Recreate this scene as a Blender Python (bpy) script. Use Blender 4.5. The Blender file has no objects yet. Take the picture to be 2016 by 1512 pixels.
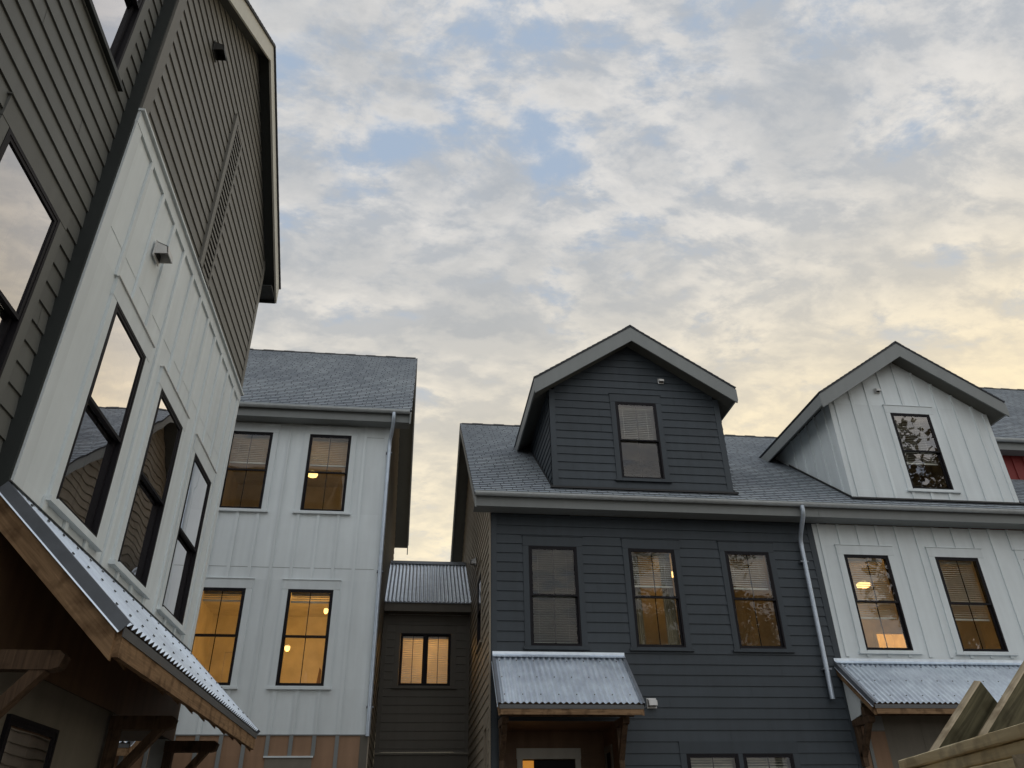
import bpy, math, random
from mathutils import Vector as V, Matrix
random.seed(7)
R = math.radians
scn = bpy.context.scene
COL = scn.collection

# ------------------------------------------------------------------ materials
def newmat(name):
    m = bpy.data.materials.new(name); m.use_nodes = True
    nt = m.node_tree; b = nt.nodes['Principled BSDF']
    return m, nt, b
def N(nt, t, **kw):
    n = nt.nodes.new(t)
    for k, v in kw.items():
        if k.startswith('i_'):
            n.inputs[k[2:].replace('_', ' ')].default_value = v
        else: setattr(n, k, v)
    return n
def ramp(nt, src, stops):
    r = nt.nodes.new('ShaderNodeValToRGB')
    e = r.color_ramp.elements
    while len(e) < len(stops): e.new(.5)
    for k, (p, c) in enumerate(stops):
        e[k].position = p; e[k].color = (c[0], c[1], c[2], 1)
    nt.links.new(src, r.inputs['Fac']); return r
def painted(name, col, rough=.55, var=.12, grain=.0, scale=6, spec=.35):
    """painted board: slow mottling, faint streaks, cedar-grain bump"""
    m, nt, b = newmat(name); L = nt.links
    tc = N(nt, 'ShaderNodeTexCoord')
    n1 = N(nt, 'ShaderNodeTexNoise', i_Scale=.9, i_Detail=6.0, i_Roughness=.65)
    L.new(tc.outputs['Object'], n1.inputs['Vector'])
    mp = N(nt, 'ShaderNodeMapping'); mp.inputs['Scale'].default_value = (7, 7, .7)
    L.new(tc.outputs['Object'], mp.inputs['Vector'])
    n3 = N(nt, 'ShaderNodeTexNoise', i_Scale=1.0, i_Detail=5.0)
    L.new(mp.outputs[0], n3.inputs['Vector'])
    n2 = N(nt, 'ShaderNodeTexNoise', i_Scale=60.0, i_Detail=4.0)
    L.new(tc.outputs['Object'], n2.inputs['Vector'])
    a = N(nt, 'ShaderNodeMath', operation='ADD'); L.new(n1.outputs['Fac'], a.inputs[0]); L.new(n3.outputs['Fac'], a.inputs[1])
    h = N(nt, 'ShaderNodeMath', operation='MULTIPLY'); L.new(a.outputs[0], h.inputs[0]); h.inputs[1].default_value = .5
    lo = [c * (1 - var) for c in col]; hi = [min(1, c * (1 + var)) for c in col]
    r = ramp(nt, h.outputs[0], [(.35, lo), (.65, hi)])
    ge = N(nt, 'ShaderNodeNewGeometry'); mr = N(nt, 'ShaderNodeMapRange'); mr.inputs['To Min'].default_value = .93; mr.inputs['To Max'].default_value = 1.07
    L.new(ge.outputs['Random Per Island'], mr.inputs['Value'])
    vs_ = N(nt, 'ShaderNodeVectorMath', operation='SCALE'); L.new(r.outputs[0], vs_.inputs[0]); L.new(mr.outputs[0], vs_.inputs['Scale'])
    L.new(vs_.outputs[0], b.inputs['Base Color'])
    b.inputs['Roughness'].default_value = rough
    b.inputs['Specular IOR Level'].default_value = spec
    bp = N(nt, 'ShaderNodeBump'); bp.inputs['Strength'].default_value = .25; bp.inputs['Distance'].default_value = .002
    L.new(n2.outputs['Fac'], bp.inputs['Height']); L.new(bp.outputs[0], b.inputs['Normal'])
    return m
def wood(name, c1, c2, knots=True, axis=0, rough=.75, sc=1.0, rot=None):
    m, nt, b = newmat(name); L = nt.links
    tc = N(nt, 'ShaderNodeTexCoord')
    mp = N(nt, 'ShaderNodeMapping'); s = [30*sc, 30*sc, 30*sc]; s[axis] = 1.6*sc
    mp.inputs['Scale'].default_value = s
    pr = N(nt, 'ShaderNodeMapping'); pr.inputs['Rotation'].default_value = rot or (0, 0, 0)
    L.new(tc.outputs['Object'], pr.inputs['Vector']); L.new(pr.outputs[0], mp.inputs['Vector'])
    n1 = N(nt, 'ShaderNodeTexNoise', i_Scale=1.0, i_Detail=6.0, i_Roughness=.6, i_Distortion=1.2)
    L.new(mp.outputs[0], n1.inputs['Vector'])
    mid = [(a + c) / 2 for a, c in zip(c1, c2)]
    r = ramp(nt, n1.outputs['Fac'], [(.3, c1), (.5, mid), (.7, c2)])
    n2 = N(nt, 'ShaderNodeTexNoise', i_Scale=7.0*sc, i_Detail=3.0)
    L.new(tc.outputs['Object'], n2.inputs['Vector'])
    r2 = ramp(nt, n2.outputs['Fac'], [(.36, (.42, .38, .34)), (.5, (1, 1, 1))])
    mx = N(nt, 'ShaderNodeMix', data_type='RGBA', blend_type='MULTIPLY'); mx.inputs[0].default_value = .75 if knots is True else (knots or .3)
    L.new(r.outputs[0], mx.inputs[6]); L.new(r2.outputs[0], mx.inputs[7])
    L.new(mx.outputs[2], b.inputs['Base Color']); b.inputs['Roughness'].default_value = rough
    b.inputs['Specular IOR Level'].default_value = .25
    bp = N(nt, 'ShaderNodeBump'); bp.inputs['Strength'].default_value = .5; bp.inputs['Distance'].default_value = .002
    L.new(n1.outputs['Fac'], bp.inputs['Height']); L.new(bp.outputs[0], b.inputs['Normal'])
    return m
def metal(name, col, rough=.38, met=.75):
    m, nt, b = newmat(name); L = nt.links
    tc = N(nt, 'ShaderNodeTexCoord')
    n1 = N(nt, 'ShaderNodeTexNoise', i_Scale=5.0, i_Detail=8.0, i_Roughness=.7)
    L.new(tc.outputs['Object'], n1.inputs['Vector'])
    r = ramp(nt, n1.outputs['Fac'], [(.3, [c*.82 for c in col]), (.7, [min(1, c*1.1) for c in col])])
    L.new(r.outputs[0], b.inputs['Base Color'])
    b.inputs['Metallic'].default_value = met
    mr = N(nt, 'ShaderNodeMapRange'); mr.inputs['To Min'].default_value = rough*.8; mr.inputs['To Max'].default_value = rough*1.35
    L.new(n1.outputs['Fac'], mr.inputs['Value']); L.new(mr.outputs[0], b.inputs['Roughness'])
    return m
def glass():
    m, nt, b = newmat('window_glass'); L = nt.links
    nt.nodes.remove(b)
    out = [n for n in nt.nodes if n.type == 'OUTPUT_MATERIAL'][0]
    g = N(nt, 'ShaderNodeBsdfGlossy'); g.inputs['Roughness'].default_value = .0; g.inputs['Color'].default_value = (.98, .95, .95, 1)
    t = N(nt, 'ShaderNodeBsdfTransparent'); t.inputs['Color'].default_value = (.86, .88, .84, 1)
    lw = N(nt, 'ShaderNodeLayerWeight'); lw.inputs['Blend'].default_value = .5
    # facing output = 1-cos for blend .5
    p = N(nt, 'ShaderNodeMath', operation='POWER'); L.new(lw.outputs['Facing'], p.inputs[0]); p.inputs[1].default_value = 2.0
    q = N(nt, 'ShaderNodeMath', operation='MULTIPLY_ADD', use_clamp=True); L.new(p.outputs[0], q.inputs[0]); q.inputs[1].default_value = 1.95; q.inputs[2].default_value = .032
    # float glass is never quite flat
    tc = N(nt, 'ShaderNodeTexCoord')
    ns = N(nt, 'ShaderNodeTexNoise', i_Scale=1.6, i_Detail=1.0); L.new(tc.outputs['Object'], ns.inputs['Vector'])
    bp = N(nt, 'ShaderNodeBump'); bp.inputs['Strength'].default_value = .22; bp.inputs['Distance'].default_value = .01
    L.new(ns.outputs['Fac'], bp.inputs['Height']); L.new(bp.outputs[0], g.inputs['Normal'])
    mx = N(nt, 'ShaderNodeMixShader'); L.new(q.outputs[0], mx.inputs[0]); L.new(t.outputs[0], mx.inputs[1]); L.new(g.outputs[0], mx.inputs[2])
    L.new(mx.outputs[0], out.inputs['Surface'])
    return m
def shingles():
    m, nt, b = newmat('asphalt_shingles'); L = nt.links
    uv = N(nt, 'ShaderNodeUVMap'); uv.uv_map = 'UVMap'
    # jog the rows sideways so the joints never line up in columns
    br = N(nt, 'ShaderNodeTexBrick', offset=.37, offset_frequency=2, squash=1.35, squash_frequency=3)
    br.inputs['Scale'].default_value = 1.0
    br.inputs['Brick Width'].default_value = .21; br.inputs['Row Height'].default_value = .143
    br.inputs['Mortar Size'].default_value = .009; br.inputs['Mortar Smooth'].default_value = .1; br.inputs['Bias'].default_value = 0
    br.inputs['Color1'].default_value = (.205, .24, .275, 1); br.inputs['Color2'].default_value = (.285, .325, .36, 1)
    br.inputs['Mortar'].default_value = (.03, .034, .042, 1)
    L.new(uv.outputs[0], br.inputs['Vector'])
    n1 = N(nt, 'ShaderNodeTexNoise', i_Scale=.7, i_Detail=4.0); n2 = N(nt, 'ShaderNodeTexNoise', i_Scale=90.0, i_Detail=3.0)
    tc = N(nt, 'ShaderNodeTexCoord')
    for n in (n1, n2): L.new(tc.outputs['Object'], n.inputs['Vector'])
    r = ramp(nt, n1.outputs['Fac'], [(.3, (.8, .8, .82)), (.7, (1.15, 1.13, 1.1))])
    r2 = ramp(nt, n2.outputs['Fac'], [(.3, (.88, .88, .88)), (.7, (1.12, 1.12, 1.12))])
    m1 = N(nt, 'ShaderNodeMix', data_type='RGBA', blend_type='MULTIPLY'); m1.inputs[0].default_value = 1
    m2 = N(nt, 'ShaderNodeMix', data_type='RGBA', blend_type='MULTIPLY'); m2.inputs[0].default_value = 1
    L.new(br.outputs['Color'], m1.inputs[6]); L.new(r.outputs[0], m1.inputs[7])
    L.new(m1.outputs[2], m2.inputs[6]); L.new(r2.outputs[0], m2.inputs[7])
    L.new(m2.outputs[2], b.inputs['Base Color']); b.inputs['Roughness'].default_value = .8
    return m
def emit(name, col, s):
    m, nt, b = newmat(name)
    b.inputs['Base Color'].default_value = (*col, 1); b.inputs['Emission Color'].default_value = (*col, 1); b.inputs['Emission Strength'].default_value = s
    return m
def plain(name, col, rough=.6):
    m, nt, b = newmat(name); L = nt.links
    tc = N(nt, 'ShaderNodeTexCoord'); n1 = N(nt, 'ShaderNodeTexNoise', i_Scale=3.0, i_Detail=5.0)
    L.new(tc.outputs['Object'], n1.inputs['Vector'])
    r = ramp(nt, n1.outputs['Fac'], [(.3, [c*.85 for c in col]), (.7, [min(1, c*1.12) for c in col])])
    L.new(r.outputs[0], b.inputs['Base Color']); b.inputs['Roughness'].default_value = rough
    return m

M = dict(
    white=painted('white_paint', (.675, .73, .75), var=.07),
    greige=painted('greige_paint', (.158, .154, .138), var=.08),
    tan=painted('taupe_paint', (.29, .25, .195), var=.10),
    nearwall=painted('dark_green_grey_paint', (.122, .126, .118), var=.12),
    charcoal=painted('charcoal_paint', (.040, .051, .062), var=.12),
    olive=painted('olive_grey_paint', (.105, .095, .078), var=.08),
    red=painted('red_paint', (.20, .022, .020), var=.1),
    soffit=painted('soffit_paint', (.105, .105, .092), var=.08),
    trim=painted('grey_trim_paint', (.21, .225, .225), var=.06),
    trimdark=painted('shade_dark_paint', (.028, .033, .032), var=.1),  # shade on the corner return is put into this near-black colour
    lefttrim=painted('pale_trim_paint', (.52, .52, .47), var=.08),
    brown=painted('bare_fibre_cement_brown', (.27, .165, .10), var=.16),
    primer=painted('primed_panel', (.175, .16, .13), var=.14),
    porch=painted('dark_brown_porch_boards', (.17, .105, .062), var=.2),
    frame=painted('black_window_frame', (.009, .008, .011), rough=.6, var=.1, spec=.2),
    shingle=shingles(), glass=glass(),
    galv=metal('galvanised_sheet', (.76, .84, .96), rough=.38, met=.82),
    drip=painted('grey_drip_metal', (.11, .113, .115), rough=.45, var=.08), galvdark=metal('darkened_grey_sheet', (.20, .22, .25), rough=.5, met=.6),  # galvdark holds the rake flashing's dark reflection in its colour
    gutter=metal('painted_steel_gutter', (.56, .60, .62), rough=.45, met=.3),
    spout=metal('galvanised_downspout', (.50, .57, .66), rough=.38, met=.6),
    timber=wood('fir_timber', (.165, .098, .050), (.33, .21, .115), knots=True, axis=1),
    timberx=wood('fir_timber_across', (.165, .098, .050), (.33, .21, .115), knots=True, axis=0),
    timberrake=wood('fir_rake_timber', (.165, .098, .050), (.33, .21, .115), axis=0, rot=(0, R(-43), 0)),
    timberrakey=wood('fir_rake_timber_row', (.165, .098, .050), (.33, .21, .115), axis=1, rot=(R(-42), 0, 0)),
    lumberstain=wood('stained_pine_lumber', (.045, .042, .024), (.24, .215, .13), axis=0, sc=.8),
    darkwood=wood('dark_stained_timber', (.055, .034, .021), (.13, .082, .050), knots=True, axis=2),
    lumber=wood('fresh_pine_lumber', (.72, .57, .33), (.97, .84, .57), knots=.55, axis=0, sc=1.2),
    lumberold=wood('weathered_pine_lumber', (.30, .24, .16), (.62, .52, .37), knots=True, axis=0, sc=1.2),
    blinddark=plain('dusky_blind_slats', (.30, .31, .29)), curtain=plain('linen_curtain', (.42, .37, .28)), furniture=plain('brown_furniture', (.16, .10, .06)),
    blind=plain('blind_slats', (.78, .77, .73)),
    room=plain('interior_plaster', (.78, .74, .66)),
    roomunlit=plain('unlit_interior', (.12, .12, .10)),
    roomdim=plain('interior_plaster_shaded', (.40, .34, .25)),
    black=plain('black_felt', (.012, .012, .013)),
    vent=plain('white_vent_plastic', (.66, .66, .65)),
    ventdark=plain('dark_vent_metal', (.045, .045, .042)),
    lamp=emit('lamp_glow', (1, .66, .24), 2.2),
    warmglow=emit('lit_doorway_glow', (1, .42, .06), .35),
    dirt=plain('packed_dirt', (.14, .115, .09), .95),
    bark=plain('tree_bark', (.06, .05, .04), .9), leaf=plain('autumn_leaves', (.13, .085, .02), .7),
)

# ------------------------------------------------------------------ mesh builder
ORG = {}
class Fr:
    """a plane: p(u, v, d) = o + u*U + v*V + d*n"""
    def __init__(s, o, u, v, n): s.o, s.u, s.v, s.n = V(o), V(u), V(v), V(n)
    def p(s, u, v, d=0): return s.o + s.u*u + s.v*v + s.n*d
class MB:
    def __init__(s): s.v, s.f, s.m, s.uv = [], [], [], []
    def face(s, pts, mi=0, uv=None):
        k = len(s.v); s.v += [tuple(p) for p in pts]; s.f.append(list(range(k, k+len(pts)))); s.m.append(mi)
        s.uv.append(uv or [(0, 0)]*len(pts))
    def box8(s, c, mi=0):
        for q in ((0,1,2,3), (7,6,5,4), (0,4,5,1), (1,5,6,2), (2,6,7,3), (3,7,4,0)): s.face([c[i] for i in q], mi)
    def fbox(s, F, u0, u1, v0, v1, d0, d1, mi=0):
        s.box8([F.p(u0,v0,d0), F.p(u1,v0,d0), F.p(u1,v1,d0), F.p(u0,v1,d0), F.p(u0,v0,d1), F.p(u1,v0,d1), F.p(u1,v1,d1), F.p(u0,v1,d1)], mi)
    def box(s, x0, x1, y0, y1, z0, z1, mi=0):
        s.fbox(Fr((0,0,0), (1,0,0), (0,1,0), (0,0,1)), x0, x1, y0, y1, z0, z1, mi)
    def prism(s, pts, vec, mi=0):
        a = [V(p) for p in pts]; b = [p + V(vec) for p in a]; n = len(a)
        s.face(a[::-1], mi); s.face(b, mi)
        for i in range(n): s.face([a[i], a[(i+1) % n], b[(i+1) % n], b[i]], mi)
    def beam(s, a, b, w, h, up=(0,0,1), mi=0):
        """square bar from a to b, w sideways, h along up"""
        a, b = V(a), V(b); d = (b-a).normalized(); side = d.cross(V(up)).normalized(); u2 = side.cross(d)
        c = []
        for q in (a, b):
            for (i, j) in ((-1,-1), (1,-1), (1,1), (-1,1)): c.append(q + side*(i*w/2) + u2*(j*h/2))
        s.box8(c, mi)
    def tube(s, pts, r, n=14, mi=0, r2=None):
        pts = [V(p) for p in pts]; rings = []
        for i, p in enumerate(pts):
            d = (pts[min(i+1, len(pts)-1)] - pts[max(i-1, 0)]).normalized()
            a = d.cross(V((1, .013, .02))); a = a if a.length > .1 else d.cross(V((0, 1, .02))); a.normalize(); b = d.cross(a)
            rr = r if r2 is None else r + (r2-r)*i/(len(pts)-1)
            rings.append([p + a*(rr*math.cos(2*math.pi*k/n)) + b*(rr*math.sin(2*math.pi*k/n)) for k in range(n)])
        for A, B in zip(rings, rings[1:]):
            for k in range(n): s.face([A[k], A[(k+1) % n], B[(k+1) % n], B[k]], mi)
        s.face(rings[0][::-1], mi); s.face(rings[-1], mi)
    def build(s, name, mats, parent=None, smooth=False, org=None):
        if org is None: org = ORG.get(parent.name, V((0,0,0))) if parent else V((0,0,0))
        me = bpy.data.meshes.new(name)
        me.from_pydata([tuple(V(p) - org) for p in s.v], [], s.f)
        for m in (mats if isinstance(mats, (list, tuple)) else [mats]): me.materials.append(m)
        me.polygons.foreach_set('material_index', s.m)
        ul = me.uv_layers.new(name='UVMap'); flat = []
        for u in s.uv:
            for t in u: flat += [t[0], t[1]]
        ul.data.foreach_set('uv', flat)
        if smooth:
            me.polygons.foreach_set('use_smooth', [True]*len(me.polygons))
        me.validate(); me.update()
        if smooth:
            import bmesh
            bm = bmesh.new(); bm.from_mesh(me); bmesh.ops.remove_doubles(bm, verts=bm.verts, dist=1e-5)
            for e in bm.edges:
                if len(e.link_faces) == 2 and e.calc_face_angle(0) > R(38): e.smooth = False
            bm.to_mesh(me); bm.free()
        o = bpy.data.objects.new(name, me); COL.objects.link(o)
        if parent: o.parent = parent
        else: o.location = org
        ORG[o.name] = org
        return o
def tag(o, label=None, cat=None, group=None, kind=None):
    for k, v in (('label', label), ('category', cat), ('group', group), ('kind', kind)):
        if v: o[k] = v
    return o
def thing(name, label, cat, loc, group=None):
    o = bpy.data.objects.new(name, None); o.empty_display_size = .5; COL.objects.link(o); o.location = loc
    ORG[o.name] = V(loc); return tag(o, label, cat, group)

def clip(poly, outline):
    """clip a polygon by a convex ccw outline, 2D"""
    out = poly
    for i in range(len(outline)):
        ax, ay = outline[i]; bx, by = outline[(i+1) % len(outline)]
        ins = lambda p: (bx-ax)*(p[1]-ay) - (by-ay)*(p[0]-ax) >= -1e-9
        res = []
        for j in range(len(out)):
            p, q = out[j], out[(j+1) % len(out)]
            a, b = ins(p), ins(q)
            if a: res.append(p)
            if a != b:
                dx, dy = q[0]-p[0], q[1]-p[1]
                den = (bx-ax)*dy - (by-ay)*dx
                t = ((by-ay)*(p[0]-ax) - (bx-ax)*(p[1]-ay))/den
                res.append((p[0]+t*dx, p[1]+t*dy))
        out = res
        if len(out) < 3: return []
    return out
def spans(u0, u1, v0, v1, holes):
    """u-intervals of a strip left by rectangular holes"""
    iv = [(u0, u1)]
    for (a, b, c, d) in holes:
        if c < v1-1e-6 and d > v0+1e-6:
            nx = []
            for (s, e) in iv:
                if b <= s or a >= e: nx.append((s, e)); continue
                if a > s: nx.append((s, a))
                if b < e: nx.append((b, e))
            iv = nx
    return iv
def courses(mb, F, outline, holes=(), exp=.1806, ref=0., top=.003, bot=.019, mi=0, joints=3.6, seed=1):
    rnd = random.Random(seed)
    if joints: panel(mb, F, outline, holes, .0004, mi)
    us = [p[0] for p in outline]; vs = [p[1] for p in outline]
    k0 = math.floor((min(vs)-ref)/exp); k1 = math.ceil((max(vs)-ref)/exp)
    for k in range(k0, k1):
        z0 = ref + k*exp; z1 = z0 + exp
        cuts = sorted({z0, z1} | {c for h in holes for c in (h[2], h[3]) if z0 < c < z1})
        js = []
        if joints:
            u = min(us) + rnd.uniform(.3, joints)
            while u < max(us): js.append(u); u += joints
        for a, b in zip(cuts, cuts[1:]):
            for (s, e) in spans(min(us), max(us), a, b, holes):
                pts = sorted([s, e] + [j for j in js if s+.1 < j < e-.1])
                for q, (l, r) in enumerate(zip(pts, pts[1:])):
                    l2 = l + (.003 if q else 0); r2 = r - (.003 if q < len(pts)-2 else 0)
                    pg = clip([(l2, a), (r2, a), (r2, b), (l2, b)], outline)
                    if not pg: continue
                    dd = lambda v: bot + (top-bot)*(v-z0)/exp
                    mb.face([F.p(u, v, dd(v)) for u, v in pg], mi, [(u, v) for u, v in pg])
                    if abs(a-z0) < 1e-6:
                        lo = [p for p in pg if abs(p[1]-z0) < 1e-6]
                        if len(lo) >= 2:
                            ul, ur = min(p[0] for p in lo), max(p[0] for p in lo)
                            mb.face([F.p(ul, z0, top-.002), F.p(ur, z0, top-.002), F.p(ur, z0, bot), F.p(ul, z0, bot)], mi, [(ul, z0)]*4)
def panel(mb, F, outline, holes=(), d=0., mi=0):
    us = [p[0] for p in outline]; vs = [p[1] for p in outline]
    cuts = sorted({min(vs), max(vs)} | {c for h in holes for c in (h[2], h[3]) if min(vs) < c < max(vs)})
    for a, b in zip(cuts, cuts[1:]):
        for (s, e) in spans(min(us), max(us), a, b, holes):
            pg = clip([(s, a), (e, a), (e, b), (s, b)], outline)
            if pg: mb.face([F.p(u, v, d) for u, v in pg], mi)
def battens(mb, F, us, outline, holes=(), w=.062, t=.024, mi=0):
    for u in us:
        pg = clip([(u-w/2, -50), (u+w/2, -50), (u+w/2, 80), (u-w/2, 80)], outline)
        if not pg: continue
        z0 = min(p[1] for p in pg)
        zt = min(max(p[1] for p in pg if abs(p[0]-(u-w/2)) < 1e-6 or True), 99)
        L_ = [p[1] for p in pg if abs(p[0]-(u-w/2)) < 1e-6]; R_ = [p[1] for p in pg if abs(p[0]-(u+w/2)) < 1e-6]
        if L_ and R_: zt = min(max(L_), max(R_))
        iv = spans(z0, zt, u-w/2, u+w/2, [(h[2], h[3], h[0], h[1]) for h in holes])
        for (a, b) in iv:
            if b-a > .03: mb.fbox(F, u-w/2, u+w/2, a, b, .001, t, mi)

# ------------------------------------------------------------------ windows
def window(F, u0, u1, v0, v1, house, wm, sillm=None, blind=None, gathered=False, casement=False, casew=.11, head=.19, cd=.028, sill=True, label=None, capm=None, tilt=.012, bm='blind', curtains=False):
    """double-hung window, outer frame u0..u1, v0..v1; returns the hole its casing fills"""
    f = MB(); fw = .030
    rings = lambda mb, a, b, c, d, w, d0, d1: (mb.fbox(F, a, a+w, c, d, d0, d1), mb.fbox(F, b-w, b, c, d, d0, d1), mb.fbox(F, a+w, b-w, c, c+w, d0, d1), mb.fbox(F, a+w, b-w, d-w, d, d0, d1))
    rings(f, u0, u1, v0, v1, fw, -.11, .031)
    if casement: f.fbox(F, (u0+u1)/2-.032, (u0+u1)/2+.032, v0+fw, v1-fw, -.10, .034)
    w = f.build('window', M['frame'], house)
    if label: w['label'] = label
    c = MB()
    if casew:
        c.fbox(F, u0-casew, u0-.003, v0-.02, v1, -.03, cd); c.fbox(F, u1+.003, u1+casew, v0-.02, v1, -.03, cd)
        c.fbox(F, u0-casew-.004, u1+casew+.004, v1+.002, v1+head, -.03, cd+.003)
        c.fbox(F, u0-casew-.02, u1+casew+.02, v1+head+.001, v1+head+.012, -.02, cd+.018, 1)
        c.build('casing', [wm, capm or wm], w)
    if sill:
        sl = MB(); sl.fbox(F, u0-casew-.03, u1+casew+.03, v0-.065, v0-.022, -.03, .058)
        sl.fbox(F, u0-.004, u1+.004, v0-.021, v0-.001, -.03, .05)
        sl.build('sill', sillm or wm, w)
    um = (u0+u1)/2; vm = (v0+v1)/2; sw = .030
    if casement: cells = [(u0+fw, um-.032, v0+fw, v1-fw, -.02), (um+.032, u1-fw, v0+fw, v1-fw, -.02)]
    else: cells = [(u0+fw, u1-fw, vm-.028, v1-fw, .022), (u0+fw, u1-fw, v0+fw, vm+.030, -.022)]
    for (a, b, c0, c1, d) in cells:
        s = MB(); rings(s, a+.001, b-.001, c0+.001, c1-.001, sw, d-.034, d+.004)
        s.build('sash', M['frame'], w)
        mu = MB(); mm = (a+b)/2; mu.fbox(F, mm-.008, mm+.008, c0+sw, c1-sw, d-.024, d-.013); mu.build('muntin', M['frame'], w)
        g = MB(); g.face([F.p(a+sw-.004, c0+sw-.004, d-.008), F.p(b-sw+.004, c0+sw-.004, d-.008), F.p(b-sw+.004, c1-sw+.004, d-.008), F.p(a+sw-.004, c1-sw+.004, d-.008)])
        g.build('pane', M['glass'], w)
    if blind is not None:
        bl = MB(); z = v1-.06
        bl.fbox(F, u0+.05, u1-.05, v1-.085, v1-.03, -.17, -.125)
        halves = [(u0+.055, u1-.055)] if not casement else [(u0+.055, um-.03), (um+.03, u1-.055)]
        step = .043
        z = v1-.11
        while z > blind:
            for (a, b) in halves:
                bl.box8([F.p(a, z-tilt, -.128), F.p(b, z-tilt, -.128), F.p(b, z+tilt, -.165), F.p(a, z+tilt, -.165),
                         F.p(a, z-tilt+.003, -.128), F.p(b, z-tilt+.003, -.128), F.p(b, z+tilt+.003, -.165), F.p(a, z+tilt+.003, -.165)])
            z -= step
        for (a, b) in halves:
            bl.fbox(F, a, b, z-.035, z-.0, -.165, -.128)
            for q in (a+.13, b-.13): bl.fbox(F, q-.002, q+.002, z, v1-.08, -.127, -.125)
        bl.build('blind', M[bm], w)
    if curtains:
        for (a, b) in ((u0+.02, u0+.24), (u1-.24, u1-.02)):
            cu = MB(); n = 24; pr = None
            for k in range(n+1):
                u = a+(b-a)*k/n; d = -.24+.022*math.sin(k*1.35); cur = (F.p(u, v0-.1, d), F.p(u, v1, d))
                if pr: cu.face([pr[0], cur[0], cur[1], pr[1]])
                pr = cur
            cu.build('curtain', M['curtain'], w, smooth=True)
    return (u0-casew, u1+casew, v0-.04, v1+head)
def room(F, u0, u1, v0, v1, depth, house, m='room', door=None, d0=-.004, closed=False):
    r = MB(); a, b = d0, -depth
    P = F.p
    r.face([P(u0,v0,a), P(u0,v0,b), P(u0,v1,b), P(u0,v1,a)]); r.face([P(u1,v0,a), P(u1,v0,b), P(u1,v1,b), P(u1,v1,a)])
    r.face([P(u0,v0,a), P(u1,v0,a), P(u1,v0,b), P(u0,v0,b)]); r.face([P(u0,v1,a), P(u1,v1,a), P(u1,v1,b), P(u0,v1,b)])
    G = Fr(F.p(0, 0, b), F.u, F.v, F.n)
    panel(r, G, [(u0, v0), (u1, v0), (u1, v1), (u0, v1)], [door] if door else [])
    if door:   # white door casing
        for q in ((door[0]-.08, door[0]), (door[1], door[1]+.08)): r.fbox(G, q[0], q[1], v0, door[3], .001, .03)
        r.fbox(G, door[0]-.08, door[1]+.08, door[3]+.001, door[3]+.09, .001, .03)
    if door and closed: r.fbox(G, door[0]+.002, door[1]-.002, v0, door[3]-.002, -.04, -.01)
    # dark inner face of the outside wall, and baseboards, keep light off the siding
    return r.build('interior_room', M[m], house)
def lamp(x, y, z, label, power, r=.16, visible=True, group='ceiling lamps glowing inside the houses'):
    t = thing('ceiling_lamp', label, 'lamp', (x, y, z), group)
    b = MB(); n = 20; prof = [(r*.35, .05), (r*.9, .045), (r, .01), (r*.85, -.03), (r*.45, -.055), (0.002, -.062)]
    for (ra, za), (rb, zb) in zip(prof, prof[1:]):
        for k in range(n):
            c0, c1 = 2*math.pi*k/n, 2*math.pi*(k+1)/n
            b.face([(x+ra*math.cos(c0), y+ra*math.sin(c0), z+za), (x+ra*math.cos(c1), y+ra*math.sin(c1), z+za),
                    (x+rb*math.cos(c1), y+rb*math.sin(c1), z+zb), (x+rb*math.cos(c0), y+rb*math.sin(c0), z+zb)])
    b.build('lamp_shade', M['lamp'], t, smooth=True)
    c = MB(); c.tube([(x, y, z+.05), (x, y, z+.09)], r*.5); c.build('ceiling_mount', M['vent'], t)
    l = bpy.data.lights.new('lamp_bulb', 'POINT'); l.energy = power; l.color = (1, .50, .13); l.shadow_soft_size = .12
    o = bpy.data.objects.new('lamp_bulb', l); COL.objects.link(o); o.parent = t; o.location = (0, 0, -.22)
    return t

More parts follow.
